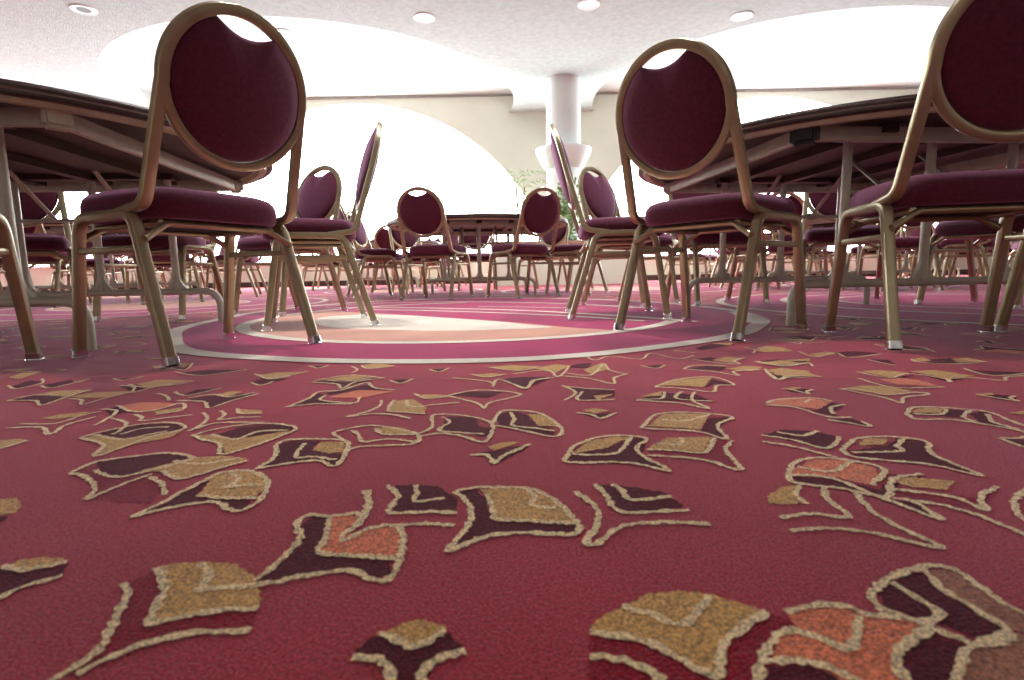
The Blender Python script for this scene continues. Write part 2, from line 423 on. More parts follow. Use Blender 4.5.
# ------------------------------------------------------------------ carpet
MOT = "r-287 372 -278 391 -257 366 -249 346 -239 324 -175 337 -169 314 -212 312 -231 297 -250 279 -260 279 -253 298 -263 329;t-278 391 -268 398 -246 399 -225 397 -207 386 -193 372 -179 351 -175 337 -194 337 -214 333 -239 324 -248 346 -257 366;c-278 391 -257 366 -248 346 -239 324 -214 333 -194 336 -175 337;c-248 396 -235 384 -228 368 -228 358 -225 361 -208 363 -191 364;c-290 370 -276 354 -265 329 -253 298 -256 286 -263 272;c-250 278 -244 289 -229 303 -210 312 -190 314 -169 314;d-193 460 -190 476 -171 475 -163 436 -160 409 -130 401 -100 394 -94 374 -107 371 -124 382 -154 379 -186 368 -193 372 -184 397 -183 433;s-171 477 -148 476 -140 462 -148 439 -129 449 -105 452 -96 426 -95 399 -130 401 -160 409 -163 440;c-194 370 -188 386 -186 403 -184 433 -198 461 -191 478 -174 474 -149 480 -140 470 -143 501 -156 533;c-140 470 -142 456 -149 437 -144 430 -129 448 -107 454 -94 423 -92 374 -107 369 -125 381 -156 376 -185 365 -207 362 -224 360;c-171 471 -162 429 -160 409 -134 403 -95 399;t-402 397 -397 407 -383 411 -362 406 -356 400 -380 389;d-406 390 -400 395 -378 387 -355 399 -344 381 -361 368 -367 352;c-405 399 -382 391 -357 401;c-367 352 -361 368 -344 381;t-538 527 -516 531 -496 515 -483 496 -499 486;d-499 486 -484 489 -480 475 -486 472;t-87 309 -75 318 -60 322 -44 313 -62 298;d-97 291 -91 305 -86 308 -63 296 -45 310 -32 298 -34 290 -48 286 -52 267 -70 268 -76 282;c-87 309 -75 304 -63 296 -45 311;c-97 288 -80 285 -73 277 -68 264;c-52 264 -53 277 -45 286 -31 292;d-361 484 -351 506 -350 532 -346 566 -336 568 -329 529 -294 520 -265 516 -261 493 -276 494 -300 512 -336 505;t-343 590 -307 598 -273 569 -263 539 -265 523 -295 521 -328 530 -335 565;c-362 480 -353 508 -350 532 -343 565 -337 590 -306 596 -270 562 -257 522 -259 493 -275 492 -300 511 -333 501 -362 480;c-327 529 -294 520 -258 519;c-306 547 -306 571 -323 589;c-314 548 -295 551 -271 555;r-516 599 -506 627 -448 585 -421 623 -410 579 -375 546 -363 509 -434 524 -449 550 -487 584;d-513 636 -475 658 -434 663 -405 647 -415 623 -451 585 -487 607;t-438 600 -421 623 -403 643 -371 652 -330 639 -335 619 -375 577 -408 598;c-516 599 -513 636 -474 656 -441 664 -401 645 -413 619 -448 583 -494 607;c-516 599 -489 587 -449 550 -437 524 -426 569 -415 591;c-413 583 -384 560 -362 530;c-409 600 -373 575 -346 606 -326 632;c-417 635 -378 621 -340 642;d-605 766 -583 804 -531 806 -490 777 -521 744 -551 732 -599 754;t-616 736 -595 749 -548 727 -485 769 -483 735 -524 694 -534 661 -555 702 -590 725;c-616 736 -605 766 -575 803 -529 809 -490 777 -514 735 -531 657 -554 702 -590 725 -616 736;c-605 752 -548 727 -528 745 -507 763;c-569 752 -556 781 -519 786;d-427 744 -409 780 -356 795 -320 766 -354 739 -388 723;t-458 741 -429 741 -385 718 -319 759 -334 711 -367 658 -395 697 -432 721;c-458 741 -436 774 -387 797 -322 772 -331 719 -368 656 -396 699 -432 721 -458 741;c-431 744 -385 718 -373 750 -351 758 -329 757;d-316 693 -305 707 -263 705 -261 665 -212 648 -212 609 -243 631 -299 606 -299 643;t-260 700 -227 698 -216 657 -232 653 -259 665;c-302 602 -297 643 -316 693 -301 713 -229 703 -212 648 -212 606 -243 628 -302 602;c-280 695 -271 640 -250 641 -217 628;c-215 657 -201 676 -169 680 -131 686 -134 726 -173 757 -214 775 -245 757 -255 738 -222 692 -209 638;t-201 762 -167 765 -140 731 -160 730 -182 729;c-234 751 -218 731 -203 697 -168 706 -133 693;c-202 759 -181 729 -138 726;d-107 815 -60 812 -51 765 -30 749 -39 707 -68 732 -102 748;c-134 726 -119 762 -128 825 -101 829 -64 812 -31 769 -38 687 -70 713 -103 729 -132 715;c-111 815 -96 786 -107 743 -68 729 -41 721;d-29 825 -2 844 22 821 35 760 59 738 53 706 23 740 -20 753;t23 824 52 813 67 748 35 760;c-31 774 -21 839 7 847 46 820 68 743 55 704 -2 747 -31 764;c-5 835 2 794 -2 762 31 745 58 729;d-52 643 -27 653 8 669 22 674 7 645 -11 619 -23 608 -32 627;t-34 669 -12 686 9 683 -24 653;c-54 636 -33 635 -23 606 -11 634 22 674;d-128 546 -106 548 -79 540 -57 508 -57 480 -116 482 -117 510;c-135 546 -118 516 -118 479 -85 480 -54 477;c-106 545 -100 524 -99 504 -70 511;c-152 533 -144 500 -141 466;c-112 453 -81 456 -54 451;d-57 528 -41 532 -29 509 -21 463 7 460 55 450 51 436 0 436 -30 428 -54 408 -42 454 -43 485;t-36 531 6 536 30 516 47 481 55 452 7 458 -20 463 -22 495;c-61 526 -43 490 -42 449 -55 407 -30 428 4 436 54 434 47 481 30 516 6 533 -41 535 -61 526;c-28 518 -20 478 -19 462 7 459 55 450;c13 532 19 510 16 491 38 483;d84 539 105 538 149 517 162 482 137 475 97 474 91 511;c61 521 76 485 73 450 59 419 67 415 93 444 125 450 171 446;c84 539 91 511 97 473 132 472 162 474;c102 538 110 519 113 498 155 505;t75 642 96 680 132 699 157 698 118 655 73 636;d67 610 70 635 117 653 157 693 179 686 155 632 169 578 137 598;c64 624 80 667 127 704 177 690 156 656 155 620 174 570 134 600 66 604 64 624;c157 696 130 639 98 628 71 633;t201 759 230 807 267 813 300 802 262 726 225 738 193 745;d292 783 328 786 290 736 276 684 256 714;c187 750 222 808 272 816 330 786 291 744 280 680 253 717 187 735 187 750;c222 779 253 769 302 802;t172 656 204 691 262 692 233 633 202 640 166 646;r233 633 266 687 282 669 260 632 251 577 217 611 168 628 168 642;c166 646 201 639 233 631 266 687;c284 673 261 637 252 571 221 607 161 624;c224 689 212 663 185 669;d105 1017 191 987 182 939 141 905 112 921 117 976;t144 942 184 951 147 908;c97 1031 116 968 89 908;c105 1021 141 1000 190 983;c130 975 112 914 141 905 176 909;t110 839 133 854 154 836 128 820;d101 828 127 814 158 827 134 791 117 803;c99 825 121 814 133 791 161 821;t281 1016 334 1069 412 1088 363 995 317 1013;d405 1068 430 1012 393 1025 366 995;c271 1003 334 1069 412 1088 427 1012 391 1006 362 953 318 986 271 1003;t223 924 275 968 265 933;d272 956 328 935 339 879 280 894 215 906;c211 899 275 877 314 835 305 892 331 955;c277 959 257 910 215 906;c310 961 283 908 336 883;d336 698 372 719 408 710 429 682 387 642 359 669;c331 694 361 673 386 638 429 682;c359 708 383 689 415 709;c320 667 348 648 378 604;t432 651 461 676 482 668 465 649 434 645;d407 629 461 643 495 670 523 656 493 602 491 548 467 582 402 605;c400 630 447 674 495 678 523 656 494 610 494 543 464 579 401 603 400 630;c505 669 477 644 467 623 430 621 407 622;s314 574 347 601 381 599 399 574 391 545 363 524 339 548 298 557;d297 550 335 541 366 513 408 552 432 543 390 523 358 490 332 519 295 536;c294 554 326 594 361 605 393 590 406 563 364 524;c297 554 336 544 357 492 396 538 437 550;c294 554 293 532 330 516 355 490 373 444;c318 578 347 562 389 594;t393 536 420 543 456 529 429 508 401 517;r370 507 395 509 429 501 444 489 468 509 484 511 423 466 400 483;c376 513 396 506 424 490 428 463 448 492 485 514;c364 492 395 477 414 451 420 415;d364 485 381 483 372 448 365 468;c377 484 378 467 375 445;c508 507 475 485 449 454 442 436;t250 504 273 524 293 527 279 505 277 484 258 483 241 484;c293 527 278 505 277 482;c237 455 269 462 298 455 301 492 316 522;c234 430 267 435 299 425 337 398 330 426 326 464 338 509;r44 303 65 302 84 290 109 268 127 297 148 313 163 322 178 317 151 293 126 260 37 259 41 282;t46 314 65 329 93 346 116 348 136 342 151 334 163 324 140 311 127 298 110 270 99 281 81 298 45 305;c45 306 65 303 84 292 109 268 115 280 127 298 163 324;c70 332 87 324 106 313 132 342;c42 286 61 282 80 266;s175 322 197 329 214 329 221 320 247 316 254 305 221 285 208 261 178 262 167 276 145 281 158 300 175 310;c175 322 197 329 217 328 224 320 246 315 255 306;c128 263 148 291 167 305 180 300 196 289 219 318;c140 280 168 277 187 260;c207 258 220 285 254 304;d141 274 162 277 180 265 181 259 126 260;d207 260 222 285 251 300 265 290 239 267 234 259;d248 342 269 360 298 368 295 351 299 301 275 295 267 308 242 327;b302 368 321 371 323 358 325 317 324 306 314 296 302 305 294 346;c238 321 242 339 264 357 288 368 316 373 323 361 321 334 325 313;c265 354 268 336 272 319 253 310 240 324;c300 368 294 345 299 301 273 289 259 302 252 310;b300 299 316 300 270 254 228 255 243 270 262 285;c230 258 249 275 265 287 301 300;t-942 1031 -929 1066 -859 1073 -857 1012;d-943 986 -937 1026 -859 1008 -853 948 -890 977;c-947 982 -894 982 -848 942 -857 1012 -859 1073;c-947 982 -943 1026 -900 1032;t-852 1012 -830 1046 -761 1052 -768 999 -816 994;c-844 994 -805 980 -775 942 -768 999 -753 1044;t-801 1121 -786 1170 -700 1153 -711 1108 -756 1085;d-821 1101 -801 1121 -749 1079 -763 1052;c-828 1110 -787 1093 -749 1039 -741 1084 -705 1108 -693 1146;c-820 1123 -756 1085 -715 1114;d-600 971 -574 1006 -497 1014 -510 953 -524 905 -561 947;t-572 1002 -553 1035 -527 1026 -537 985;c-615 961 -559 947 -522 899 -510 953 -486 1006;c-607 982 -574 1006 -533 983 -499 1019;d-664 1032 -634 1018 -637 1060 -592 1064 -621 1005;c-695 1023 -668 1009 -630 962;c-667 1037 -622 1003 -591 1066;s-700 927 -676 955 -594 939 -612 889 -650 890;d-708 905 -697 923 -651 890 -661 861;t-608 883 -575 908 -562 880 -587 864;c-712 905 -678 894 -657 852 -644 801;c-703 931 -647 886 -612 889 -594 939 -563 889 -589 861;c-648 843 -604 814 -583 772 -580 752;c-627 864 -600 845 -588 824 -560 838 -526 857;t-770 851 -759 876 -718 891 -716 856 -742 845;c-775 820 -718 817 -713 864 -701 890;c-775 795 -723 798 -683 762 -676 767 -693 807 -683 854;t-731 731 -700 739 -683 730 -688 686;c-691 690 -683 730;t-467 888 -426 880 -413 861 -447 858;c-491 879 -471 853 -463 823 -436 834 -404 835;c-470 892 -447 858 -412 859;c-476 763 -476 797 -488 833 -515 868;c-476 763 -455 804 -385 800;t-1176 1230 -1198 1290 -1158 1297 -1126 1203;d-1070 1122 -1090 1191 -1042 1171 -1036 1098;c-1084 1132 -1033 1095 -1027 1147 -1074 1205;d-1008 1125 -998 1192 -965 1159 -965 1103;t-968 1159 -960 1195 -941 1148;c-1008 1125 -963 1100 -952 1188;t-1155 1334 -1114 1330 -1109 1303;t-1295 1329 -1227 1361 -1235 1315;c-1235 1315 -1158 1297;d-794 1251 -740 1282 -644 1283 -709 1216;c-808 1263 -712 1210 -642 1279;s-572 1207 -535 1237 -500 1184 -534 1156;d-553 1120 -553 1164 -490 1158 -521 1089;c-553 1114 -518 1084 -511 1125;c-582 1208 -531 1150 -500 1184;d-894 1189 -850 1210 -865 1171;c-900 1189 -863 1167 -846 1210;t-398 1138 -362 1175 -309 1170 -345 1119;d-421 1111 -395 1129 -343 1110 -287 1143 -340 1046 -364 1087;c-423 1109 -362 1084 -337 1038 -329 1103 -277 1139;c-424 1120 -364 1181 -277 1139;c-401 1130 -344 1113 -303 1160;s-338 975 -301 1023 -226 1009 -277 957 -339 964;d-386 899 -372 956 -372 1005 -351 985 -346 948 -282 922 -347 915;d-358 1004 -301 1074 -233 1017 -303 1030 -344 986;c-389 896 -373 960 -374 1012 -334 1025 -306 1093 -273 1040 -228 1017;c-350 980 -345 943 -278 918 -282 960;c-386 899 -347 915 -279 910;t-211 927 -179 939 -144 874 -143 836 -176 850 -205 861;c-265 826 -237 860 -228 899 -234 935;c-262 825 -223 842 -185 829 -160 808;c-212 933 -206 861 -176 849 -141 834;c-190 932 -175 886 -147 887;t-173 973 -140 975 -118 960 -155 943;d-117 964 -85 993 -18 988 -46 939 -82 955;c-184 983 -154 941 -113 959;c-118 962 -65 1003 15 963 -40 901 -48 862 -62 900 -118 958;c-147 891 -93 908;t-58 1254 -2 1275 59 1250 13 1201;t-87 1162 -45 1174 -17 1155 -54 1131;d-31 1105 21 1130 79 1116 25 1028;c-128 1129 -47 1079 -39 1031 -30 1105 25 1015 40 1085 78 1110;c-90 1165 -54 1128 -17 1162;c-58 1254 13 1198 62 1250;d-255 1117 -220 1131 -232 1089;c-259 1111 -230 1081 -213 1125;d-502 1315 -461 1319 -473 1289;c-504 1311 -470 1281 -459 1318;t-374 1306 -342 1342 -288 1297 -343 1265;c-369 1208 -367 1249 -395 1296;c-374 1306 -342 1261 -287 1293;d-192 1239 -151 1246 -168 1209;c-194 1236 -168 1202 -150 1249;t-582 1202 -551 1232 -488 1233 -535 1166;d-558 1138 -532 1159 -502 1133 -538 1108;c-597 1220 -533 1163 -479 1236;c-307 1339 -253 1345 -201 1327;t49 1226 104 1276 136 1253 96 1164;d128 1236 157 1278 193 1286 174 1213;t160 1197 218 1283 216 1192 170 1144;d4 1088 51 1124 85 1115 24 1015;c4 1163 79 1198 97 1117 136 1253;c119 1161 169 1132 219 1271 219 1185 248 1133;c98 1132 158 1097 198 1039 212 1098 245 1134;c3 1048 24 1008 46 1084 87 1109;d391 1185 448 1221 486 1199 462 1161;t475 1176 533 1212 567 1191 521 1142;c384 1182 424 1227 491 1210;c384 1182 434 1150 471 1097 480 1146 546 1159;t489 1298 547 1343 573 1314 522 1247;d456 1318 504 1339 519 1299 483 1282;c448 1311 477 1267 528 1231 537 1277 580 1322;d581 1264 646 1289 705 1251 615 1215;c578 1264 612 1208 696 1236;t634 1266 730 1296 709 1258;t560 1158 601 1174 640 1134 619 1096 552 1096;d548 1139 549 1093 612 1084 530 1049;c557 1165 533 1083 530 1049 564 1071 600 1062;d306 1236 359 1241 328 1201;c301 1236 327 1198 358 1238;t669 1458 729 1522 758 1485 747 1413 666 1403;c656 1498 662 1443 630 1388;c198 1429 196 1365 211 1324 256 1385 321 1325 372 1419 416 1323 470 1370;c444 1460 488 1415;d519 1504 601 1599 657 1555 519 1461;t596 1587 668 1602 637 1546;s429 873 467 896 509 893 528 869 482 822 453 844 419 856;d482 822 527 864 539 848 495 806 485 780 464 812;c417 860 444 885 510 895 531 869;c413 852 450 837 468 778 502 773;c486 791 505 829 538 848;c481 864 503 886;d464 764 497 769 503 732 490 728;c460 762 476 747 497 725 503 751;t605 962 657 985 695 977 714 928 648 909;c597 958 634 949 647 907 709 922 719 905 663 887 631 848 630 884 598 958;t739 1118 781 1132 827 1101 755 1055;d729 1107 751 1050 825 1075 750 1027;s722 1037 771 1048 791 1021 787 965 723 988;d689 1045 706 971 777 959 700 950;t840 1114 899 1120 926 1050 853 1035;d833 1097 849 1031 918 1040 833 1007;c729 1116 751 1050 818 1087 847 1028 832 998 856 1030 916 1032;c690 1050 700 963 789 960;t615 804 644 822 671 812 646 788 610 792;d669 809 695 799 657 762 634 772 599 781;d687 785 721 793 689 747 678 709 661 738;c595 788 633 823 677 816 718 790 710 748 701 704;c594 787 587 756 634 750 671 706 677 679;c671 809 641 781 603 783;c700 799 661 765 655 738;c706 776 678 734 683 699;t556 1148 598 1175 628 1126 630 1077 557 1084;d562 1172 537 1064 537 1091;c559 1169 541 1105 536 1056 567 1083 630 1072;t500 971 525 982 538 974 513 959;d496 958 535 968 549 956 524 927 504 941;c498 971 511 955 522 923 528 943 550 956;t799 905 833 910 822 893 798 891;d795 888 827 899 847 882 819 848 800 863;c796 901 804 878 821 848 826 869 850 885;t739 781 795 797 768 769;d625 666 658 656 626 623;c627 668 644 662 676 674;c623 664 620 643 624 620;t951 1257 996 1283 978 1231 934 1222;d994 1256 1053 1268 1006 1193 944 1200;t1036 1244 1087 1265 1087 1209 1022 1202;c949 1257 938 1214 996 1184 1084 1206;d857 1271 895 1255 869 1197 860 1222;c847 1261 851 1209 858 1181;t763 1359 831 1396 833 1355 759 1318;d827 1378 899 1397 945 1355 825 1310;c760 1404 752 1310 839 1377 827 1294 937 1343;t578 1245 648 1275 676 1235 605 1214;d566 1218 602 1208 684 1217 613 1193;c588 1266 614 1196 686 1227 676 1187;t691 1492 743 1495 757 1424 659 1421;d967 1123 1001 1098 1050 1076 964 1057;c969 1132 959 1052 1059 1070;c914 1030 940 1003 974 1037 1035 1045"
ZN = [0]
def dz():
    ZN[0] = (ZN[0]+1) % 41
    return ZN[0]*4e-6
def fill_poly(bm, pts, z, mi):
    z += dz()
    V = [Vector((p[0], p[1], z)) for p in pts]
    vs = [bm.verts.new(v) for v in V]
    for t in tessellate_polygon([V]):
        try:
            f = bm.faces.new([vs[i] for i in t]); f.material_index = mi
            f.normal_update()
            if f.normal.z < 0: f.normal_flip()
        except ValueError: pass
def jag(pts, step, amp, closed):
    out = []; n = len(pts)
    for i in range(n if closed else n-1):
        a, c = Vector(pts[i][:2]), Vector(pts[(i+1) % n][:2]); L = (c-a).length; k = max(1, int(L/step))
        nn = Vector((-(c-a).y, (c-a).x)).normalized() if L > 1e-6 else Vector((0, 0))
        for j in range(k):
            p = a+(c-a)*(j/k)
            if amp: p = p+nn*rnd.uniform(-amp, amp)
            out.append(p)
    if not closed: out.append(Vector(pts[-1][:2]))
    return out
def ribbon(bm, pts, w, z, mi, step=0, amp=0, taper=False, closed=False):
    z += dz()
    P = jag(pts, step, 0, closed) if step else [Vector(p[:2]) for p in pts]
    n = len(P); L = []; R = []
    for i in range(n):
        a = P[(i-1) % n] if (closed or i) else P[i]; c = P[(i+1) % n] if (closed or i < n-1) else P[i]
        t = (c-a); t = t.normalized() if t.length > 1e-9 else Vector((1, 0)); nn = Vector((-t.y, t.x))
        ww = w/2*(1 if not taper else (.45+.55*math.sin(PI*min(1, max(0, (i+.5)/n)))))
        l, r_ = P[i]+nn*(ww+rnd.uniform(-amp, amp)), P[i]-nn*(ww+rnd.uniform(-amp, amp))
        z2 = z+(i % 60)*1.5e-6; L.append(bm.verts.new((l.x, l.y, z2))); R.append(bm.verts.new((r_.x, r_.y, z2)))
    for i in range(n if closed else n-1):
        k = (i+1) % n
        f = bm.faces.new((R[i], R[k], L[k], L[i])); f.material_index = mi
        f.normal_update()
        if f.normal.z < 0: f.normal_flip()
CI = {'carpet': 0, 'm': 1, 'r': 2, 't': 3, 'd': 4, 's': 5, 'p': 6, 'b': 7, 'c': 8, 'w': 9}
CZ = {'r': .0003, 'd': .0006, 'b': .0007, 't': .0009, 's': .0008, 'c': .0013}
strokes = []
for s in MOT.split(';'):
    v = [int(q)/1000 for q in s[1:].split()]
    strokes.append((s[0], [(v[i], v[i+1]) for i in range(0, len(v), 2)]))
groups = []; prev = 'c'
for k, p in strokes:
    if k != 'c' and prev == 'c': groups.append([])
    groups[-1].append((k, p)); prev = k
bm = bmesh.new()
X0, X1, Y0, YW = -15.0, 15.0, -6.0, 11.4
vs = [bm.verts.new(p) for p in ((X0, Y0, 0), (X1, Y0, 0), (X1, YW, 0), (X0, YW, 0))]
bm.faces.new(vs).material_index = 0
for k, p in strokes:
    y = sum(q[1] for q in p)/len(p)
    st = .0032 if y < .75 else (.005 if y < 1.2 else .02); am = .0017 if y < .8 else (.0013 if y < 1.2 else .0008)
    if k == 'c': ribbon(bm, [q for q in catmull(p, 4)], .0060, CZ[k], CI[k], st, am)
    else: fill_poly(bm, jag(p, st, am, True), CZ[k], CI[k])
# the big ring design in the middle
def fl(p):
    x, y = p[0], p[1]; d, h = .0065, .2235
    t = h/(h*math.cos(d)-y*math.sin(d)); return (x*t, (y*math.cos(d)+h*math.sin(d))*t)
_cm = catmull
def catmull_fl(pts, n=8, closed=False): return _cm([fl(p) for p in pts], n, closed)
ring_out = catmull_fl([(-1.46, 3.1), (-1.45, 2.7), (-1.37, 2.2), (-1.17, 1.83), (-1.03, 1.63), (-.91, 1.52), (-.74, 1.43), (-.47, 1.335), (-.17, 1.295), (.09, 1.32), (.36, 1.44), (.69, 1.67), (.9, 1.95), (1.02, 2.2), (1.08, 2.6), (1.02, 2.95), (.85, 3.4), (.5, 3.8), (0, 4.1), (-.5, 4.15), (-1, 3.95), (-1.33, 3.55)], 8, True)
fill_poly(bm, [p[:2] for p in ring_out], .0016, 1)
ribbon(bm, ring_out, .066, .0020, 9, closed=True)
top = catmull_fl([(-1.03, 3.03), (-.85, 2.92), (-.6, 2.74), (-.3, 2.49), (.0, 2.22), (.2, 2.0), (.40, 1.84)], 6)
arc = [fl((-.22+.985*math.cos(a), 2.62+.985*math.sin(a))) for a in [math.radians(154+(308-154)*i/40) for i in range(41)]]
fill_poly(bm, [(p[0], p[1]) for p in arc]+[(p.x, p.y) for p in top][::-1][1:-1], .0024, 6)
blob = catmull_fl([(-.93, 2.6), (-.90, 2.45), (-.77, 2.19), (-.58, 2.05), (-.25, 1.945), (-.05, 1.955), (.15, 2.01), (.05, 2.12), (-.06, 2.26), (-.3, 2.47), (-.52, 2.65), (-.73, 2.75), (-.88, 2.72)], 6, True)
fill_poly(bm, [p[:2] for p in blob], .0028, 9)
ribbon(bm, [fl((-.22+.985*math.cos(a), 2.62+.985*math.sin(a))) for a in [math.radians(95+(332-95)*i/60) for i in range(61)]], .058, .0032, 9)
ribbon(bm, catmull_fl([(-1.15, 3.3), (-.8, 3.28), (-.38, 3.08), (.02, 2.86), (.33, 2.58), (.62, 2.26), (.72, 2.1)], 6), .055, .0036, 9)
ribbon(bm, catmull_fl([(-.9, 3.14), (-.35, 2.88), (.17, 2.53), (.54, 2.17)], 6), .04, .0036, 9)
ribbon(bm, catmull_fl([(-1.3, 3.5), (-.9, 3.7), (-.45, 3.72), (.02, 3.52), (.41, 3.22), (.76, 2.8)], 6), .045, .0036, 9)
ribbon(bm, catmull_fl([(-.2, 3.2), (.1, 3.06), (.4, 2.9)], 5), .03, .0036, 9)
ribbon(bm, catmull_fl([(1.06, 2.5), (1.02, 2.3), (.96, 2.1), (.935, 2.04)], 5), .09, .0024, 9)
rings = [(2.86, 3.08, 1.55), (-3.0, 4.4, 1.4), (1.2, 6.3, 1.3), (-1.6, 7.2, 1.2), (4.6, 6.2, 1.3), (-5.2, 6.6, 1.4), (3.4, 9.0, 1.2), (-3.8, 9.3, 1.2), (7.5, 8.6, 1.3)]
for i, (cx, cy, R) in enumerate(rings):
    for R2, w, z, mi in ((R, .05, .0020, 9), (R*.72, .045, .0024, 9), (R*.5, .04, .0028, 9)):
        pts = [(cx+R2*math.cos(2*PI*k/64), cy+(R-R2)*.2+R2*math.sin(2*PI*k/64)) for k in range(64)]
        fill_poly(bm, pts, z-.0004, 1 if R2 > R*.55 or i == 0 else 6); ribbon(bm, pts, w, z, mi, closed=True)
# the leaf motif carries on over the rest of the carpet
def in_ring(x, y):
    if ((x+.19)/1.42)**2+((y-2.95)/1.66)**2 < 1.08: return True
    return any((x-cx)**2+(y-cy)**2 < (R+.08)**2 for cx, cy, R in rings)
tmpl = []
for g_ in groups:
    P = [q for _, p in g_ for q in p]; xs = [q[0] for q in P]; ys = [q[1] for q in P]
    if max(xs)-min(xs) < .36 and max(ys)-min(ys) < .36 and len(P) > 14 and sum(ys)/len(ys) < 1.15:
        cx, cy = (max(xs)+min(xs))/2, (max(ys)+min(ys))/2
        tmpl.append([(k, [(a-cx, c-cy) for a, c in p]) for k, p in g_])
cells = set()
for k, p in strokes:
    for q in p: cells.add((int(q[0]//.07), int(q[1]//.07)))
def near_traced(x, y):
    i, j = int(x//.07), int(y//.07)
    return any((i+a, j+c) in cells for a in (-1, 0, 1) for c in (-1, 0, 1))
placed = {}
n_m = 0
for _ in range(26000):
    y = rnd.uniform(-.3, 11.2); x = rnd.uniform(-1, 1)*min(9.5, 1.6+1.15*max(0, y))
    if abs(x) < .93*y+.16 and y < 1.3: continue
    if in_ring(x, y) or near_traced(x, y): continue
    sp = .17 if y < 4 else .24
    i, j = int(x//.25), int(y//.25)
    if any((x-a)**2+(y-c)**2 < sp*sp for di in (-1, 0, 1) for dj in (-1, 0, 1) for a, c in placed.get((i+di, j+dj), ())): continue
    placed.setdefault((i, j), []).append((x, y))
    t = rnd.choice(tmpl); mir = rnd.choice((1, -1)); a = rnd.uniform(-.3, .3); ca, sa = math.cos(a), math.sin(a)
    for k, p in t:
        q = [(x+(u*mir)*ca-v*sa, y+(u*mir)*sa+v*ca) for u, v in p]
        if k == 'c': ribbon(bm, q, .0062, CZ[k], CI[k])
        else: fill_poly(bm, q, CZ[k], CI[k])
    n_m += 1
floor = link('floor', bm, [M[k] for k in ('carpet', 'c_magenta', 'c_red', 'c_tan', 'c_dark', 'c_salmon', 'c_peach', 'c_brown', 'c_cream', 'c_white')], smooth='raw')
floor['kind'] = 'structure'

# ------------------------------------------------------------------ walls, windows, ceiling
HC, HU = 3.447, 3.81
def struct(name, bm, m, smooth=False):
    o = link(name, bm, m, smooth=smooth); o['kind'] = 'structure'; return o
def tess(bm, loops, f, mi=0):
    L3 = [[Vector(p) for p in l] for l in loops]
    flat = [p for l in L3 for p in l]; vs = [bm.verts.new(f(p)) for p in flat]
    for t in tessellate_polygon(L3):
        try: bm.faces.new([vs[i] for i in t]).material_index = mi
        except ValueError: pass
SILL = .52
wins = [(-3.12, -.43, 4.10), (5.32, -.43, 4.10), (-11.6, -.43, 4.10)]
def arch(c, z0, R, n=48):
    a0 = math.asin((SILL-z0)/R)
    return [(c+R*math.cos(a0+(PI-2*a0)*i/n), z0+R*math.sin(a0+(PI-2*a0)*i/n), 0) for i in range(n+1)]
outer = [(X0, 0, 0), (X1, 0, 0), (X1, HU+.3, 0), (X0, HU+.3, 0)]
loops = [outer]+[arch(*w)[::-1] for w in wins]
bm = bmesh.new()
tess(bm, loops, lambda p: (p.x, YW, p.y))
for w in wins:                                            # reveals of the arched openings
    A = arch(*w); n = len(A)
    a = [bm.verts.new((p[0], YW, p[1])) for p in A]; c = [bm.verts.new((p[0], YW+.25, p[1])) for p in A]
    for i in range(n): bm.faces.new((a[i], a[(i+1) % n], c[(i+1) % n], c[i]))
struct('wall_front', bm, M['wall'])
for i, w in enumerate(wins):
    bm = bmesh.new()
    tess(bm, [arch(*w)], lambda p: (p.x, YW+.20, p.y))
    struct('window_%d' % (i+1), bm, M['glass'])
bm = bmesh.new(); box(bm, ((X0+X1)/2, YW-.012, .055), (X1-X0, .024, .11)); struct('baseboard_front', bm, M['base'])
bm = bmesh.new(); box(bm, ((X0+X1)/2, YW-.02, SILL-.02), (X1-X0, .04, .04)); struct('trim_1', bm, M['white'])
bm = bmesh.new(); box(bm, ((X0+X1)/2, YW-.004, (.11+SILL-.04)/2), (X1-X0, .008, SILL-.15)); struct('wall_tint_panel', bm, M['cream_offset'])  # added panel over the lower wall, its green tint cancels the carpet bounce
bm = bmesh.new(); box(bm, ((X0+X1)/2, YW-.01, HU-.03), (X1-X0, .02, .035)); struct('trim_2', bm, M['slot'])
for nm, x in (('wall_left', X0), ('wall_right', X1)):
    bm = bmesh.new(); v = [bm.verts.new(p) for p in ((x, Y0, 0), (x, YW, 0), (x, YW, HU+.3), (x, Y0, HU+.3))]; bm.faces.new(v); struct(nm, bm, M['wall'])
bm = bmesh.new(); v = [bm.verts.new(p) for p in ((X0, Y0, 0), (X1, Y0, 0), (X1, Y0, HU+.3), (X0, Y0, HU+.3))]; bm.faces.new(v); struct('wall_rear', bm, M['wall'])
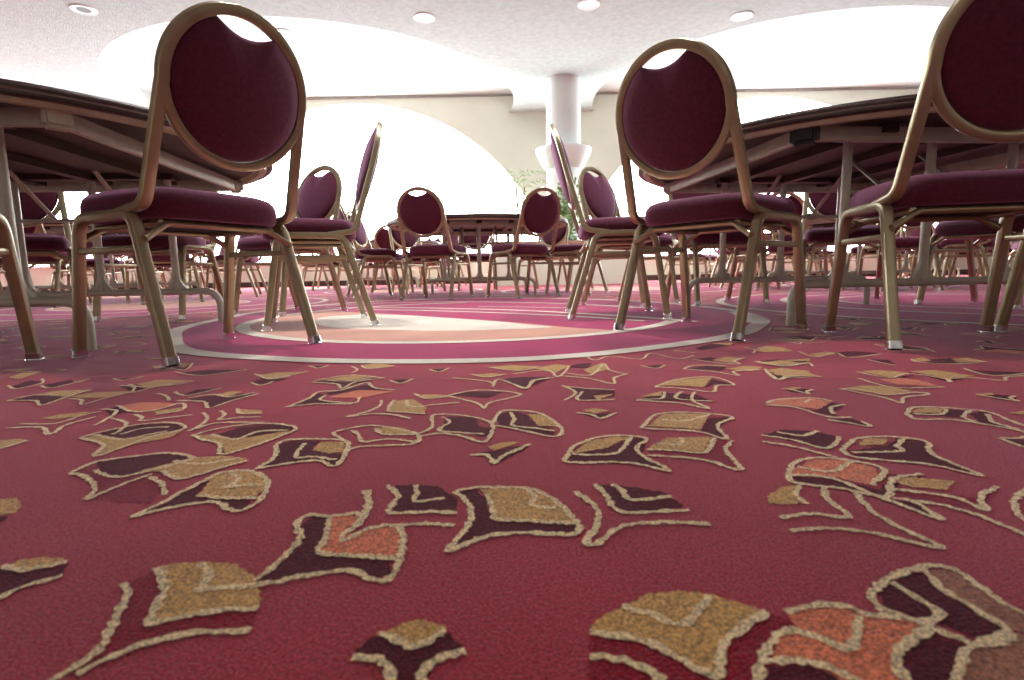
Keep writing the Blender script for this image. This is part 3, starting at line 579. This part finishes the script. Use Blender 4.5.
# ceiling with three circular scoops that run into the window wall
coves = [(-11.1, 10.6, 3.45), (-3.36, 10.6, 3.47), (4.95, 10.5, 3.33)]
bm = bmesh.new()
path = [(X0, YW), (X0, Y0), (X1, Y0), (X1, YW)]
arcs = []
for cx, cy, R in coves[::-1]:
    a1 = math.asin((YW-cy)/R)
    A = [(cx+R*math.cos(a), cy+R*math.sin(a)) for a in [a1-(PI+2*a1)*i/72 for i in range(73)]]
    path += A; arcs.append((cx, cy, R, A))
tess(bm, [[(p[0], p[1], 0) for p in path]], lambda p: (p.x, p.y, HC), 0)
for cx, cy, R, A in arcs:
    lo = [bm.verts.new((x, y, HC)) for x, y in A]
    rings_ = [lo]
    for dr, z in ((.02, HC+.03), (.10, HC+.12), (.16, HU)):
        rings_.append([bm.verts.new((cx+(x-cx)*(R+dr)/R, min(YW, cy+(y-cy)*(R+dr)/R), z)) for x, y in A])
    for a, c in zip(rings_, rings_[1:]):
        for i in range(len(A)-1): bm.faces.new((a[i], a[i+1], c[i+1], c[i])).material_index = 1
    # shallow dome over the scoop
    prev = rings_[-1]
    for s, z in ((.8, HU+.05), (.55, HU+.09), (.3, HU+.11)):
        nx = []
        for x, y in A:
            px, py = cx+(x-cx)*s, YW-(YW-y)*s
            nx.append(bm.verts.new((px, min(YW, py), HU+(z-HU)*min(1, (YW-py)/.8))))
        for i in range(len(A)-1): bm.faces.new((prev[i], prev[i+1], nx[i+1], nx[i])).material_index = 1
        prev = nx
    bm.faces.new(prev).material_index = 1
struct('ceiling', bm, [M['ceil'], M['cove']])
# ------------------------------------------------------------------ column with its up-light bowl
CX, CY = .95, 9.6
bm = bmesh.new(); lathe(bm, [(0, 0), (.31, 0), (.295, .02), (.295, HC), (0, HC)], 48, c=(CX, CY))
col_ = struct('trim_3', bm, M['white'], False); auto_smooth(col_, 40)
bm = bmesh.new(); lathe(bm, [(.297, 1.97), (.33, 1.99), (.39, 2.08), (.45, 2.19), (.48, 2.27), (.48, 2.31), (.45, 2.30), (.38, 2.22), (.297, 2.18)], 48, c=(CX, CY))
o = link('light_bowl', bm, M['white']); auto_smooth(o, 40)
o['label'] = 'white bowl shaped uplight ringing the round column'; o['category'] = 'light fixture'
# planter box round the column
P_ = root('planter_box', 'low wooden planter box around the foot of the white column', 'planter', (CX, CY, 0))
bm = bmesh.new()
for sx, sy, w, d in ((0, -1, 2.5, .06), (0, 1, 2.5, .06)): box(bm, (0, sy*.62, .34), (w, d, .68))
for sx in (-1, 1): box(bm, (sx*1.22, 0, .34), (.06, 1.18, .68))
link('box_side', bm, M['cream_offset'], P_)
bm = bmesh.new()
box(bm, (0, -.63, .70), (2.58, .13, .045)); box(bm, (0, .63, .70), (2.58, .13, .045))
for sx in (-1, 1): box(bm, (sx*1.23, 0, .70), (.13, 1.14, .045))
link('rim', bm, M['planter'], P_)
bm = bmesh.new(); box(bm, (0, 0, .62), (2.38, 1.18, .04)); link('soil', bm, M['soil'], P_)
def palm(loc, h, nf, seed, label):
    R = random.Random(seed)
    r = root('potted_palm', label, 'plant', loc, 0)
    bm = bmesh.new()
    for k in range(3):
        a = 2*PI*k/3; sweep(bm, catmull([(0.03*math.cos(a), .03*math.sin(a), 0), (.05*math.cos(a), .05*math.sin(a), h*.5), (.10*math.cos(a), .10*math.sin(a), h)], 4), circle_prof(.014, 6), (1, 0, 0))
    link('stem', bm, M['stem'], r)
    bm = bmesh.new()
    for k in range(nf):
        a = R.uniform(0, 2*PI); el = R.uniform(.5, 1.35); L = R.uniform(.55, .95); z0 = h*R.uniform(.5, 1)
        d = Vector((math.cos(a), math.sin(a), 0)); pts = []
        for i in range(9):
            t = i/8; pts.append(d*(L*t*math.cos(el*(1-.5*t)))+Vector((0, 0, z0+L*(math.sin(el)*t-.75*t*t))))
        side = Vector((-d.y, d.x, 0))
        for i in range(1, 9):
            t = i/8; ln = .20*math.sin(PI*(.15+.8*t))+.05; dirv = (pts[i]-pts[i-1]).normalized()
            for s in (-1, 1):
                tip = pts[i]+side*s*ln*.8+dirv*ln*.6+Vector((0, 0, -.35*ln)); m_ = pts[i]+side*s*ln*.4+dirv*ln*.35
                w = .014; q = dirv*w
                bm.faces.new([bm.verts.new(v) for v in (pts[i]-q*.3, m_-q, tip, m_+q)])
        for i in range(8):
            bm.faces.new([bm.verts.new(v) for v in (pts[i]-side*.004, pts[i+1]-side*.003, pts[i+1]+side*.003, pts[i]+side*.004)])
    o = link('frond', bm, M['plant'], r); o['kind'] = 'stuff'
    return r
palm((CX-.78, CY+.02, .645), 1.05, 22, 3, 'feathery pale palm standing in the planter left of the column')
palm((CX+.80, CY+.30, .645), .95, 12, 8, 'palm standing in the planter right of the column')
def bush(loc, rx, h, n, seed, label):
    R = random.Random(seed); r = root('leafy_shrub', label, 'plant', loc)
    bm = bmesh.new()
    for k in range(5):
        a = R.uniform(0, 6.28); sweep(bm, [(0, 0, 0), (rx*.4*math.cos(a), .06*math.sin(a), h*.5), (rx*.7*math.cos(a), .10*math.sin(a), h*.85)], circle_prof(.008, 5), (1, 0, 0))
    link('stem', bm, M['stem'], r)
    bm = bmesh.new()
    for k in range(n):
        z = h*R.uniform(.05, 1); w = rx*(1-.55*(z/h)**2)
        c = Vector((max(-w, min(w, R.gauss(0, w*.5))), max(-.12, min(.12, R.gauss(0, .08))), z+.04)); a = R.uniform(0, 6.28); s = R.uniform(.03, .055)
        d = Vector((math.cos(a), math.sin(a), R.uniform(-.7, .5))).normalized(); e = d.cross(Vector((R.uniform(-1, 1), R.uniform(-1, 1), 1))).normalized()
        bm.faces.new([bm.verts.new(v) for v in (c-d*s, c+e*s*.5, c+d*s, c-e*s*.5)])
    o = link('foliage', bm, M['plant2'], r); o['kind'] = 'stuff'
bush((CX+.02, CY-.44, .645), .30, 1.05, 620, 11, 'bushy green shrub in front of the white column')
bush((CX+.66, CY-.42, .645), .26, .85, 380, 12, 'leafy green shrub right of the column foot in the planter')
# ------------------------------------------------------------------ ceiling downlights and wall vents
def downlight(x, y, z, on, label):
    r = root('downlight', label, 'ceiling light', (x, y, z))
    bm = bmesh.new(); lathe(bm, [(.075, -.004), (.135, -.010), (.140, 0), (.075, 0), (.075, -.004)], 32)
    o = link('trim_ring', bm, M['white'], r); auto_smooth(o, 40)
    bm = bmesh.new(); lathe(bm, [(0, -.003), (.075, -.003), (.075, 0), (0, 0)], 32)
    link('lens', bm, M['lamp_on' if on else 'lamp_off'], r)
downlight(-5.08, 6.9, HC, False, 'dark recessed downlight in the ceiling at the upper left')
downlight(-1.04, 7.26, HC, True, 'lit recessed downlight in the ceiling left of the column')
downlight(3.04, 7.37, HC, True, 'lit recessed downlight in the ceiling right of the column')
downlight(1.01, 7.0, HC, True, 'lit recessed downlight straight in front of the column')
downlight(-3.38, 8.62, HU+.058, False, 'small dark downlight inside the round ceiling recess')
for x, lab in ((-1.62, 'small louvred vent low on the wall left of the middle table'),):
    r = root('wall_vent', lab, 'vent', (x, YW-.009, .40))
    bm = bmesh.new(); box(bm, (0, -.006, 0), (.62, .012, .12)); link('backing', bm, M['wall'], r)
    bm = bmesh.new()
    for k in range(12): box(bm, (-.27+.049*k, -.016, 0), (.022, .012, .085))
    link('louvre', bm, M['vent'], r)
# ------------------------------------------------------------------ tables and chairs
tab0 = build_table(); ch0 = build_chair()
for o in [ch0]+list(ch0.children_recursive):
    if o.type == 'MESH' and o.data.users == 1: o.data.transform(Matrix.Scale(1.014, 4))
index_kids()
used = {'t': False, 'c': False}
def put_table(x, y, deg, label, group=None):
    rz = math.radians(deg)
    if not used['t']:
        used['t'] = True; tab0.location = (x, y, 0); tab0.rotation_euler = (0, 0, rz); tab0['label'] = label
        if group: tab0['group'] = group
        return tab0
    return dup(tab0, (x, y, 0), rz, label, group)
def put_chair(x, y, th, label, group=None):
    if not used['c']:
        used['c'] = True; ch0.location = (x, y, 0); ch0.rotation_euler = (0, 0, th); ch0['label'] = label
        if group: ch0['group'] = group
        return ch0
    far = math.hypot(x, y) > 6.2
    return dup(ch0, (x, y, 0), th, label, group, ('foot_glide',) if far else ())
TABLES = {}
def at(t, deg, r=1.08, tw=0):
    cx, cy = TABLES[t]; a = math.radians(deg)
    return cx+r*math.cos(a), cy+r*math.sin(a), a+PI/2+math.radians(tw)
SEATS = []
def seat(t, deg, label, r=1.08, tw=0, group=None):
    x, y, th = at(t, deg, r, tw); SEATS.append((x, y)); put_chair(x, y, th, label, group)
TABLES = {'L': (-1.92, 2.12), 'R': (1.56, 2.57), 'M': (-.33, 5.70), 'L2': (-4.0, 5.6), 'R2': (3.6, 5.9),
          'F1': (-5.9, 8.9), 'F2': (-2.1, 9.0), 'F3': (3.9, 9.0), 'F4': (7.4, 8.5), 'R3': (6.9, 5.6)}
TG = 'round banquet tables'
put_table(*TABLES['L'], 5, 'large round table at the left, dark underside and beige frame toward the viewer', TG)
tR = put_table(*TABLES['R'], 5.5, 'large round table at the right, black tape on one frame corner', TG)
put_table(*TABLES['M'], 4, 'round table in the middle distance standing dark against the bright arched window', TG)
for k, a, l in (('L2', 10, 'round table standing in the second row behind the large left table'),
                ('R2', 20, 'round table standing in the second row behind the large right table'),
                ('F1', 0, 'round table farthest back at the left by the window wall'),
                ('F2', 8, 'round table by the window wall just left of the middle table'),
                ('F3', 15, 'round table by the window wall just right of the white column'),
                ('F4', 30, 'round table farthest back at the right by the window wall')):
    put_table(*TABLES[k], a, l, TG)
GL, GR, GM = 'chairs around the large left table', 'chairs around the large right table', 'chairs around the middle table'
for x, y, th, l, g_ in (
    (-.969, 1.641, 1.101, 'tall burgundy chair in front of the left table, round back against the table edge', GL),
    (.736, 1.946, -.906, 'burgundy chair in front of the right table, left of its black-taped corner', GR),
    (1.269, 1.580, -.188, 'large burgundy chair at the right edge, its round back cut by the frame', GR),
    (-1.49, 1.23, .35, 'chair at the left edge showing only one gold leg and a stretcher', GL),
    (-.909, 2.454, 1.936, 'burgundy chair beside the left table seen side on, back a thin leaning blade', GL),
    (.536, 2.644, -1.644, 'burgundy chair beside the right table seen side on, front of its back showing', GR),
    (-1.363, 3.238, 2.567, 'chair behind the side-on left chair, its round back leaning right before the window', GL),
    (.807, 3.495, -2.29, 'chair behind the side-on right chair, its round back leaning left', GR),
    (-.630, 4.72, -.35, 'chair with its back turned, standing left in front of the middle table', GM),
    (.085, 4.80, .685, 'chair with its back turned, standing right in front of the middle table', GM),
    (1.86, 1.62, .30, 'chair at the lower right edge showing only a gold leg beside the large chair', GR),
    (-1.97, 3.02, 3.12, 'chair beyond the left table facing the viewer, seat seen under the table', GL),
    (-2.60, 2.86, 3.80, 'chair beyond the left table near the left edge, back half hidden by tabletop', GL),
    (1.34, 3.50, 3.30, 'chair beyond the right table facing the viewer, seat behind the front chair', GR),
    (2.10, 3.42, 2.70, 'chair beyond the right table, second from left under the tabletop', GR),
    (2.52, 2.82, 1.85, 'chair beyond the right table, seat seen through the front chair legs at right', GR)):
    SEATS.append((x, y)); put_chair(x, y, th, l, g_)
def side(d):
    d %= 360
    for lim, t in ((22, 'on the right side'), (68, 'at the back right, facing the viewer'), (112, 'on the window side, facing the viewer'), (158, 'at the back left, facing the viewer'),
                   (202, 'on the left side'), (247, 'at the front left, its back turned'), (292, 'on the near side, its back turned'), (338, 'at the front right, its back turned'), (361, 'on the right side')):
        if d <= lim: return t
NAMES = {'M': 'the middle table', 'L2': 'the second-row table behind the left table', 'R2': 'the second-row table behind the right table',
         'F1': 'the farthest left table', 'F2': 'the window table behind the middle one', 'F3': 'the window table right of the column', 'F4': 'the farthest right table', 'R3': 'the second-row end table'}
def ring_of(k, degs):
    for d in degs:
        seat(k, d, 'chair at %s, %s' % (NAMES[k], side(d)), group='chairs around '+NAMES[k])
ring_of('M', (205, 330, 10, 50, 95, 135, 170))
ring_of('L2', (11, 55, 97, 140, 232, 275, 320))
ring_of('R2', (-5, 40, 85, 130, 175, 218, 262, 308))
ring_of('F1', (62, 107, 152, 185, 242, 287, 332))
ring_of('F2', (17, 62, 107, 152, 197, 242, 287, 332))
ring_of('F3', (17, 107, 152, 197, 242, 287, 332))
ring_of('F4', (60, 107, 152, 197, 242))
x, y, th = at('R3', 152); put_chair(x, y, th, 'lone chair at the far right edge beyond the second-row table', 'chairs at the far right edge')
# black tape on the front corner of the right table's frame
index_kids()
best = min((c for c in kids[tR.name] if c.name.startswith('corner_bracket')), key=lambda c: (c.data.vertices[0].co-Vector((-.6, -.6, .68))).length)
bm = bmesh.new(); bm.from_mesh(best.data)
me = bpy.data.meshes.new('corner_bracket'); bm.to_mesh(me); bm.free()
cen = sum((v.co for v in me.vertices), Vector())/len(me.vertices)
for v in me.vertices: v.co = cen+(v.co-cen)*1.2
me.materials.append(M['tape']); best.data = me; best['label'] = 'corner bracket wrapped in black tape'

# ------------------------------------------------------------------ light, sky, camera
w = bpy.data.worlds.new('World'); SC.world = w; w.use_nodes = True
bg = w.node_tree.nodes['Background']; bg.inputs['Color'].default_value = (.97, .985, 1, 1); bg.inputs['Strength'].default_value = 11.0
def area(name, loc, rot, sx, sy, power, col=(1, 1, 1), portal=False):
    l = bpy.data.lights.new(name, 'AREA'); l.shape = 'RECTANGLE'; l.size = sx; l.size_y = sy; l.energy = power; l.color = col
    if portal: l.cycles.is_portal = True
    o = bpy.data.objects.new(name, l); COL.objects.link(o); o.location = loc; o.rotation_euler = rot
    return o
for cx, z0, R in wins:
    area('window_portal', (cx, YW+.22, (SILL+z0+R)/2), (-PI/2, 0, 0), 2*R, z0+R-SILL, 1, portal=True)
for x, y, e in ((-.9, 2.7, 185), (.9, 2.7, 185), (0, 2.9, 110), (-3.6, 4.6, 120), (3.6, 4.6, 120)):  # added spots without fixtures, brighten the mid floor so the foreground falls off
    l = bpy.data.lights.new('gradient_spot', 'SPOT'); l.energy = e; l.spot_size = math.radians(88); l.spot_blend = 1; l.shadow_soft_size = .12; l.color = (.98, .98, 1)
    o = bpy.data.objects.new('gradient_spot', l); COL.objects.link(o); o.location = (x, y, HC-.04)
area('rear_fill', (0, -3.0, HC-.03), (math.radians(25), 0, 0), 9, 2, 26, (1, .96, .9))  # added fill light behind the camera, not a fixture of the hall
for x, y in ((-1.04, 7.26), (3.04, 7.37), (1.01, 7.0)):
    l = bpy.data.lights.new('downlight_lamp', 'SPOT'); l.energy = 230; l.spot_size = math.radians(150); l.spot_blend = 1; l.shadow_soft_size = .08
    o = bpy.data.objects.new('downlight_lamp', l); COL.objects.link(o); o.location = (x, y, HC-.03)
cam = bpy.data.cameras.new('camera'); co = bpy.data.objects.new('camera', cam); COL.objects.link(co)
cam.sensor_width = 36; cam.lens = 535.5/1024*36; cam.clip_start = .01
p, r_ = .1261, -.0179
fw = Vector((0, math.cos(p), -math.sin(p))); r0 = Vector((1, 0, 0)); u0 = Vector((0, math.sin(p), math.cos(p)))
rt = r0*math.cos(r_)+u0*math.sin(r_); up = -r0*math.sin(r_)+u0*math.cos(r_)
co.matrix_world = Matrix(((rt.x, up.x, -fw.x, 0), (rt.y, up.y, -fw.y, 0), (rt.z, up.z, -fw.z, .2235), (0, 0, 0, 1)))
cam.dof.use_dof = True; cam.dof.focus_distance = 1.7; cam.dof.aperture_fstop = 8
SC.camera = co
SC.view_settings.view_transform = 'Standard'; SC.view_settings.look = 'None'; SC.view_settings.exposure = .5
SC.cycles.use_denoising = True; SC.cycles.max_bounces = 10; SC.cycles.diffuse_bounces = 6; SC.cycles.transparent_max_bounces = 12
SC.cycles.sample_clamp_indirect = 8
